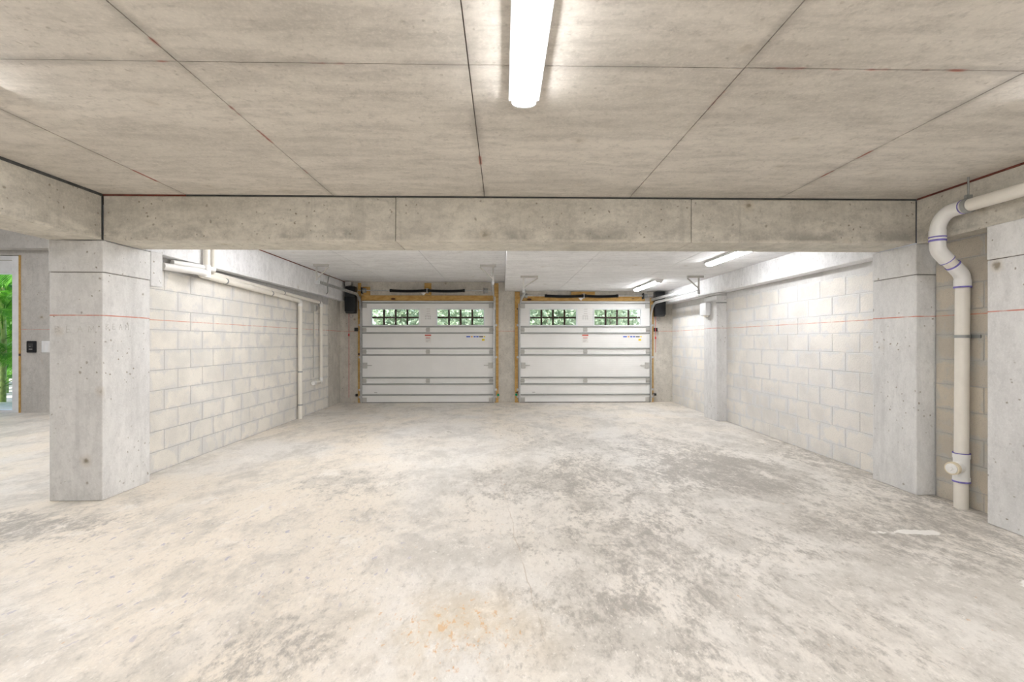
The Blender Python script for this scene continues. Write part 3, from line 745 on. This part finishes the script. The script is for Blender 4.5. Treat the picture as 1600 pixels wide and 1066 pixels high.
# ---------------------------------------------------------------- big drain pipe, right
dp = empty('drain_pipe', (3.557, 3.57, 0), 'large white plastic drain pipe dropping from beam to floor at right', 'pipe')
def W2(p): return (p[0] - 3.557, p[1] - 3.57, p[2])
def wt(pts): return [W2(p) for p in pts]
Xh, Xv, Yp, Zh = 3.36, 3.557, 3.57, 2.268
T(wt([(Xh, -3.9, Zh), (Xh, 3.40, Zh)]), .0445, 28).build('horizontal_pipe', M['pvc'], dp, True)
p90 = fillet([(Xh, 3.36, Zh), (Xh, Yp, Zh), (Xh, Yp, 2.075)], .13, 12)
T(wt(p90), .0505, 28).build('elbow', M['pvcfit'], dp, True)
T(wt([(Xh, Yp, 2.145), (Xh, Yp, 2.072)]), .0540, 28).build('elbow_hub', M['pvcfit'], dp, True)
p45 = fillet([(Xh, Yp, 2.066), (Xh, Yp, 1.99), (Xh + .075, Yp, 1.915)], .10, 8)
T(wt(p45), .0515, 28).build('offset_elbow', M['pvcfit'], dp, True)
T(wt([(Xh + .06, Yp, 1.93), (Xv - .05, Yp, 1.85)]), .0445, 28).build('offset_pipe', M['pvc'], dp, True)
p45b = fillet([(Xv - .075, Yp, 1.875), (Xv, Yp, 1.80), (Xv, Yp, 1.715)], .10, 8)
T(wt(p45b), .0500, 28).build('offset_elbow', M['pvcfit'], dp, True)
T(wt([(Xv, Yp, 1.765), (Xv, Yp, 1.705)]), .0535, 28).build('elbow_hub', M['pvcfit'], dp, True)
T(wt([(Xv, Yp, 1.71), (Xv - .012, Yp, .0)]), .0445, 28).build('vertical_pipe', M['pvc'], dp, True)
te = T(wt([(Xv - .009, Yp, .215), (Xv - .009, Yp, .41)]), .0495, 28)
te.tube(wt([(Xv - .009, Yp, .385), (Xv - .009, Yp, .42)]), .0535, 28); te.tube(wt([(Xv - .009, Yp, .205), (Xv - .009, Yp, .24)]), .0535, 28)
bd = Vector((-.95, -.31, 0)); c0 = Vector((Xv - .009, Yp, .315))
te.tube(wt([c0, c0 + bd * .095]), .044, 28)
te.build('cleanout_tee', M['pvcfit'], dp, True)
T(wt([c0 + bd * .09, c0 + bd * .118]), .049, 28).build('cap_rim', M['capy'], dp, True)
cp = T(wt([c0 + bd * .118, c0 + bd * .126]), .038, 24).build('cleanout_cap', M['pvcfit'], dp, True)
T(wt([c0 + bd * .126, c0 + bd * .143]), .018, 4).build('cap_nut', M['pvcfit'], cp)
def pring(c, ax, r, wdt=.009): MB().ring(W2(c), ax, r - .004, r, wdt, 28).build('primer_ring', M['primer'], dp, True)
pring((Xh, 3.365, Zh), (0, 1, 0), .0520, .008)
pring((Xh, Yp, 2.090), (0, 0, 1), .0552, .010); pring((Xh, Yp, 2.064), (0, 0, 1), .0552, .014)
dg = Vector((1, 0, -1)).normalized()
pring((Xh + .075, Yp, 1.915), dg, .0527, .006); pring((Xv - .076, Yp, 1.876), dg, .0512, .011)
pring((Xv, Yp, 1.706), (0, 0, 1), .0547, .012); pring((Xv - .009, Yp, .424), (0, 0, 1), .0547, .006); pring((Xv - .009, Yp, .206), (0, 0, 1), .0547, .012)
hg = MB().ring(W2((Xh, 3.33, Zh)), (0, 1, 0), .0455, .054, .03, 28).build('clevis_hanger', M['strap'], dp, True)
B(-.02 + Xh - 3.557, .02 + Xh - 3.557, 3.318 - 3.57, 3.342 - 3.57, Zh + .052, Zh + .075).build('hanger_nut', M['strap'], hg)
T(wt([(Xh, 3.33, Zh + .06), (Xh, 3.33, ZC + .001)]), .006, 8).build('hanger_rod', M['strap'], hg)
stp = MB().ring(W2((Xv - .003, Yp, 1.325)), (0, 0, 1), .0450, .0495, .022, 28)
stp.box(.040, .047, -.098, -.012, 1.312, 1.338)
stp.tube([(.038, -.078, 1.325), (.0475, -.078, 1.325)], .008, 8)
stp.build('pipe_strap', M['strap'], dp, True)

# ---------------------------------------------------------------- left wall pipes
def pipe_run(name, label, pts, r, fr, hubs, straps):
    base = Vector(pts[-1]); e = empty(name, base, label, 'pipe')
    q = [Vector(p) - base for p in pts]
    T(fillet(q, fr, 6), r, 18).build('pipe', M['pvc'], e, True)
    for i in hubs:
        a = (q[i - 1] - q[i]).normalized(); b = (q[i + 1] - q[i]).normalized()
        T(fillet([q[i] + a * (fr + r * 1.3), q[i], q[i] + b * (fr + r * 1.3)], fr, 6), r * 1.13, 18).build('elbow', M['pvcfit'], e, True)
    for i, t in straps:
        c = q[i].lerp(q[i + 1], t); MB().ring(c, q[i + 1] - q[i], r, r * 1.14, .022, 18).build('pipe_strap', M['strap'], e, True)
    return e
pa = pipe_run('waste_pipe', 'front white waste pipe on the left block wall reaching down to the floor',
         [(-3.235, 5.22, ZL - .004), (-3.235, 5.22, 2.03), (-3.345, 5.30, 2.025), (-3.345, 7.86, 1.952), (-3.345, 7.86, 0.0)], .034, .045, [3], [(2, .18), (2, .62), (3, .6), (3, .88)])
T(fillet([Vector((-3.235, 5.22, 2.03)) - pa.location, Vector((-3.235, 5.10, 2.03)) - pa.location, Vector((-3.352, 4.72, 2.03)) - pa.location], .05, 6), .036, 18).build('branch', M['pvcfit'], pa, True)
T([Vector((-3.235, 5.22, 2.12)) - pa.location, Vector((-3.235, 5.22, 1.985)) - pa.location], .041, 18).build('tee', M['pvcfit'], pa, True)
pb = pipe_run('waste_pipe', 'rear white waste pipe on the left block wall ending in a capped stub',
         [(-3.245, 5.36, ZL - .004), (-3.245, 5.36, 2.075), (-3.352, 5.46, 2.068), (-3.352, 8.78, 1.995), (-3.352, 8.78, .54), (-3.352, 8.44, .54)], .027, .04, [3, 4], [(2, .55), (2, .97)])
T([Vector((0, .06, 0)), Vector((0, -.03, 0))], .037, 18).build('end_cap', M['pvcfit'], pb, True)
T(fillet([Vector((-3.245, 5.36, 2.09)) - pb.location, Vector((-3.25, 5.2, 2.09)) - pb.location, Vector((-3.358, 4.86, 2.09)) - pb.location], .05, 6), .029, 18).build('branch', M['pvcfit'], pb, True)
ob = empty('outlet_box', (XL + .002, 8.52, 1.885), 'grey electrical outlet box on the left block wall between the pipes', 'outlet box')
B(.001, .055, -.065, .065, -.06, .06, c=.004).build('box', M['bracket'], ob)
B(.055, .060, .0, .058, -.05, .05, c=.002).build('cover_plate', M['ink'], ob); B(.060, .063, .015, .045, -.035, .035).build('socket', M['black'], ob)
T([(.02, -.02, -.06), (.02, -.02, -1.25)], .007, 8).build('conduit', M['bracket'], ob, True)
T([(.02, .03, -.06), (.02, .03, -.55)], .012, 8).build('shading_streak', M['pvc'], ob, True)  # pale tube in place of a streak of shading below the box
fc = T(fillet([(-3.262, 8.95, ZL - .002), (-3.262, 8.90, 2.46), (-3.262, 8.86, 2.36), (-3.262, 8.87, 2.20), (-3.262, 8.80, 2.16)], .03, 5), .009, 8).build('flexible_conduit', M['strap'], None, True)
tag(fc, 'thin grey flexible conduit hanging on the beam above the left wall', 'conduit')

# ---------------------------------------------------------------- white box on the right pier
wb = empty('alarm_box', (3.438, 7.80, 1.82), 'small white rounded box on the narrow right pier', 'alarm box')
B(-.10, -.001, -.125, .125, -.11, .11, c=.03).build('body', M['white'], wb, True)
T([(-.05, -.03, -.10), (-.05, -.03, -.135)], [.045, .03], 16).build('nozzle', M['pvc'], wb, True)
tag(T([(3.425, 7.485, 1.905), (3.595, 7.485, 1.905)], .008, 8).build('conduit', M['strap'], None, True), 'short thin grey conduit across the front of the narrow right pier', 'conduit')

# ---------------------------------------------------------------- outdoors
struct('ground', B(-30, 30, 10.2, 40, -.3, -.06), 'grass', 'paved ground outside the garage doors', 'ground')
struct('ground', B(-30, -3.8, 8.9, 10.19, -.3, -.06), 'grass', 'paved ground outside the garden doorway', 'ground')
def leaves(n, rx, ry, z0, z1, size):
    m = MB(); v = m.v; f = m.f
    for i in range(n):
        while True:
            a, b, c = random.uniform(-1, 1), random.uniform(-1, 1), random.uniform(-1, 1)
            if a * a + b * b + c * c < 1: break
        p = Vector((a * rx, b * ry, (z0 + z1) / 2 + c * (z1 - z0) / 2))
        q = Quaternion((random.gauss(0, 1), random.gauss(0, 1), random.gauss(0, 1), random.gauss(0, 1))).normalized()
        s = size * random.uniform(.6, 1.3); o = len(v)
        for t in ((0, 0, 0), (s * .28, s * .45, .12 * s), (0, s, 0), (-s * .28, s * .45, .12 * s)): v.append(tuple(p + q @ Vector(t)))
        f += [(o, o + 1, o + 2), (o, o + 2, o + 3)]
    return m
lm = leaves(5200, .82, .8, .5, 3.6, .14).mesh('foliage', M['leaf'])
lm2 = leaves(5200, .82, .8, .3, 3.4, .12).mesh('foliage', M['leaf'])
for k, (x, y, s, lab) in enumerate(((-4.6, 13.6, 1.0, 'leafy green tree outside, left of the left garage door'),
        (-2.9, 13.6, .97, 'leafy green tree seen through the left window of the left garage door'),
        (-1.2, 13.6, 1.0, 'leafy green tree seen through the right window of the left garage door'),
        (1.3, 13.6, 1.0, 'leafy green tree seen through the left window of the right garage door'),
        (3.1, 13.6, 1.0, 'leafy green tree seen through the right window of the right garage door'),
        (4.9, 13.6, 1.0, 'leafy green tree outside, right of the right garage door'),
        (-2.1, 16.2, 1.3, 'taller tree behind the hedge outside the left garage door'),
        (.3, 16.2, 1.3, 'taller tree behind the hedge between the two garage doors'),
        (2.7, 16.2, 1.3, 'taller tree behind the hedge outside the right garage door'))):
    e = empty('tree', (x, y, -.06), lab, 'tree', 'trees outside the garage doors')
    e.scale = (s, s, s); e.rotation_euler = (0, 0, k * 1.3)
    o = bpy.data.objects.new('foliage', lm if k % 2 else lm2); COL.objects.link(o); o.parent = e; o['kind'] = 'stuff'
    T([(0, 0, 0), (.05, .02, 1.0), (-.04, .05, 2.4)], [.09, .07, .03], 8).build('trunk', M['trunk'], e, True)
# palms outside the garden doorway
def frond_mesh(L=1.7, n=34):
    m = MB(); P = []
    for i in range(21):
        t = i / 20; P.append(Vector((L * (t * .9 - .12 * t * t), 0, L * (.75 * t - .75 * t * t))))
    m.tube(P, [.012 * (1 - .85 * i / 20) for i in range(21)], 5)
    for i in range(n):
        t = .16 + .84 * i / n; k = t * 20; a = int(min(19, k)); p = P[a].lerp(P[a + 1], k - a); d = (P[a + 1] - P[a]).normalized()
        ln = .55 * math.sin(math.pi * (.12 + .82 * t)) + .1
        for s in (-1, 1):
            dirn = (d * .75 + Vector((0, s, 0)) * .75 + Vector((0, 0, .12))).normalized(); wv = d * .017
            mid = p + dirn * ln * .5; tip = p + dirn * ln + Vector((0, 0, -.25 * ln))
            m.add([p - wv * .5, p + wv * .5, mid + wv, mid - wv, tip], [(0, 1, 2, 3), (3, 2, 4)])
    return m.mesh('frond', M['palm'])
fm = frond_mesh()
def palm(x, y, h, n, sc, lab, ph=0):
    e = empty('palm', (x, y, -.06), lab, 'palm', 'palms outside the garden doorway')
    T([(0, 0, 0), (.02, .01, h * .5), (0, 0, h)], [.06, .05, .04], 10).build('stem', M['stem'], e, True)
    for i in range(n):
        o = bpy.data.objects.new('frond', fm); COL.objects.link(o); o.parent = e
        o.location = (0, 0, h * (.12 + .88 * random.random())); a = ph + i * 2.4; s = sc * random.uniform(.75, 1.15)
        o.rotation_euler = (random.uniform(-.2, .2), R(random.uniform(-45, 20)), a); o.scale = (s, s, s)
palm(-10.75, 10.35, 2.5, 44, .85, 'bright green feathery palm nearest the garden doorway')
palm(-12.9, 12.5, 2.9, 44, 1.0, 'feathery palm farther back behind the garden doorway', 1)
palm(-15.3, 14.7, 3.4, 44, 1.1, 'tall feathery palm farthest back behind the garden doorway', 2)
hb = empty('hedge', (-18.2, 17.5, -.06), 'dense dark green hedge behind the palms', 'hedge')
for k in range(4):
    o = bpy.data.objects.new('foliage', lm); COL.objects.link(o); o.parent = hb; o.location = (-2.4 + k * 1.4, 0, -.5); o.rotation_euler = (0, 0, k); o['kind'] = 'stuff'
print('blocks', n1, n2, n3, 'tris', sum(len(o.data.polygons) for o in bpy.data.objects if o.type == 'MESH'))
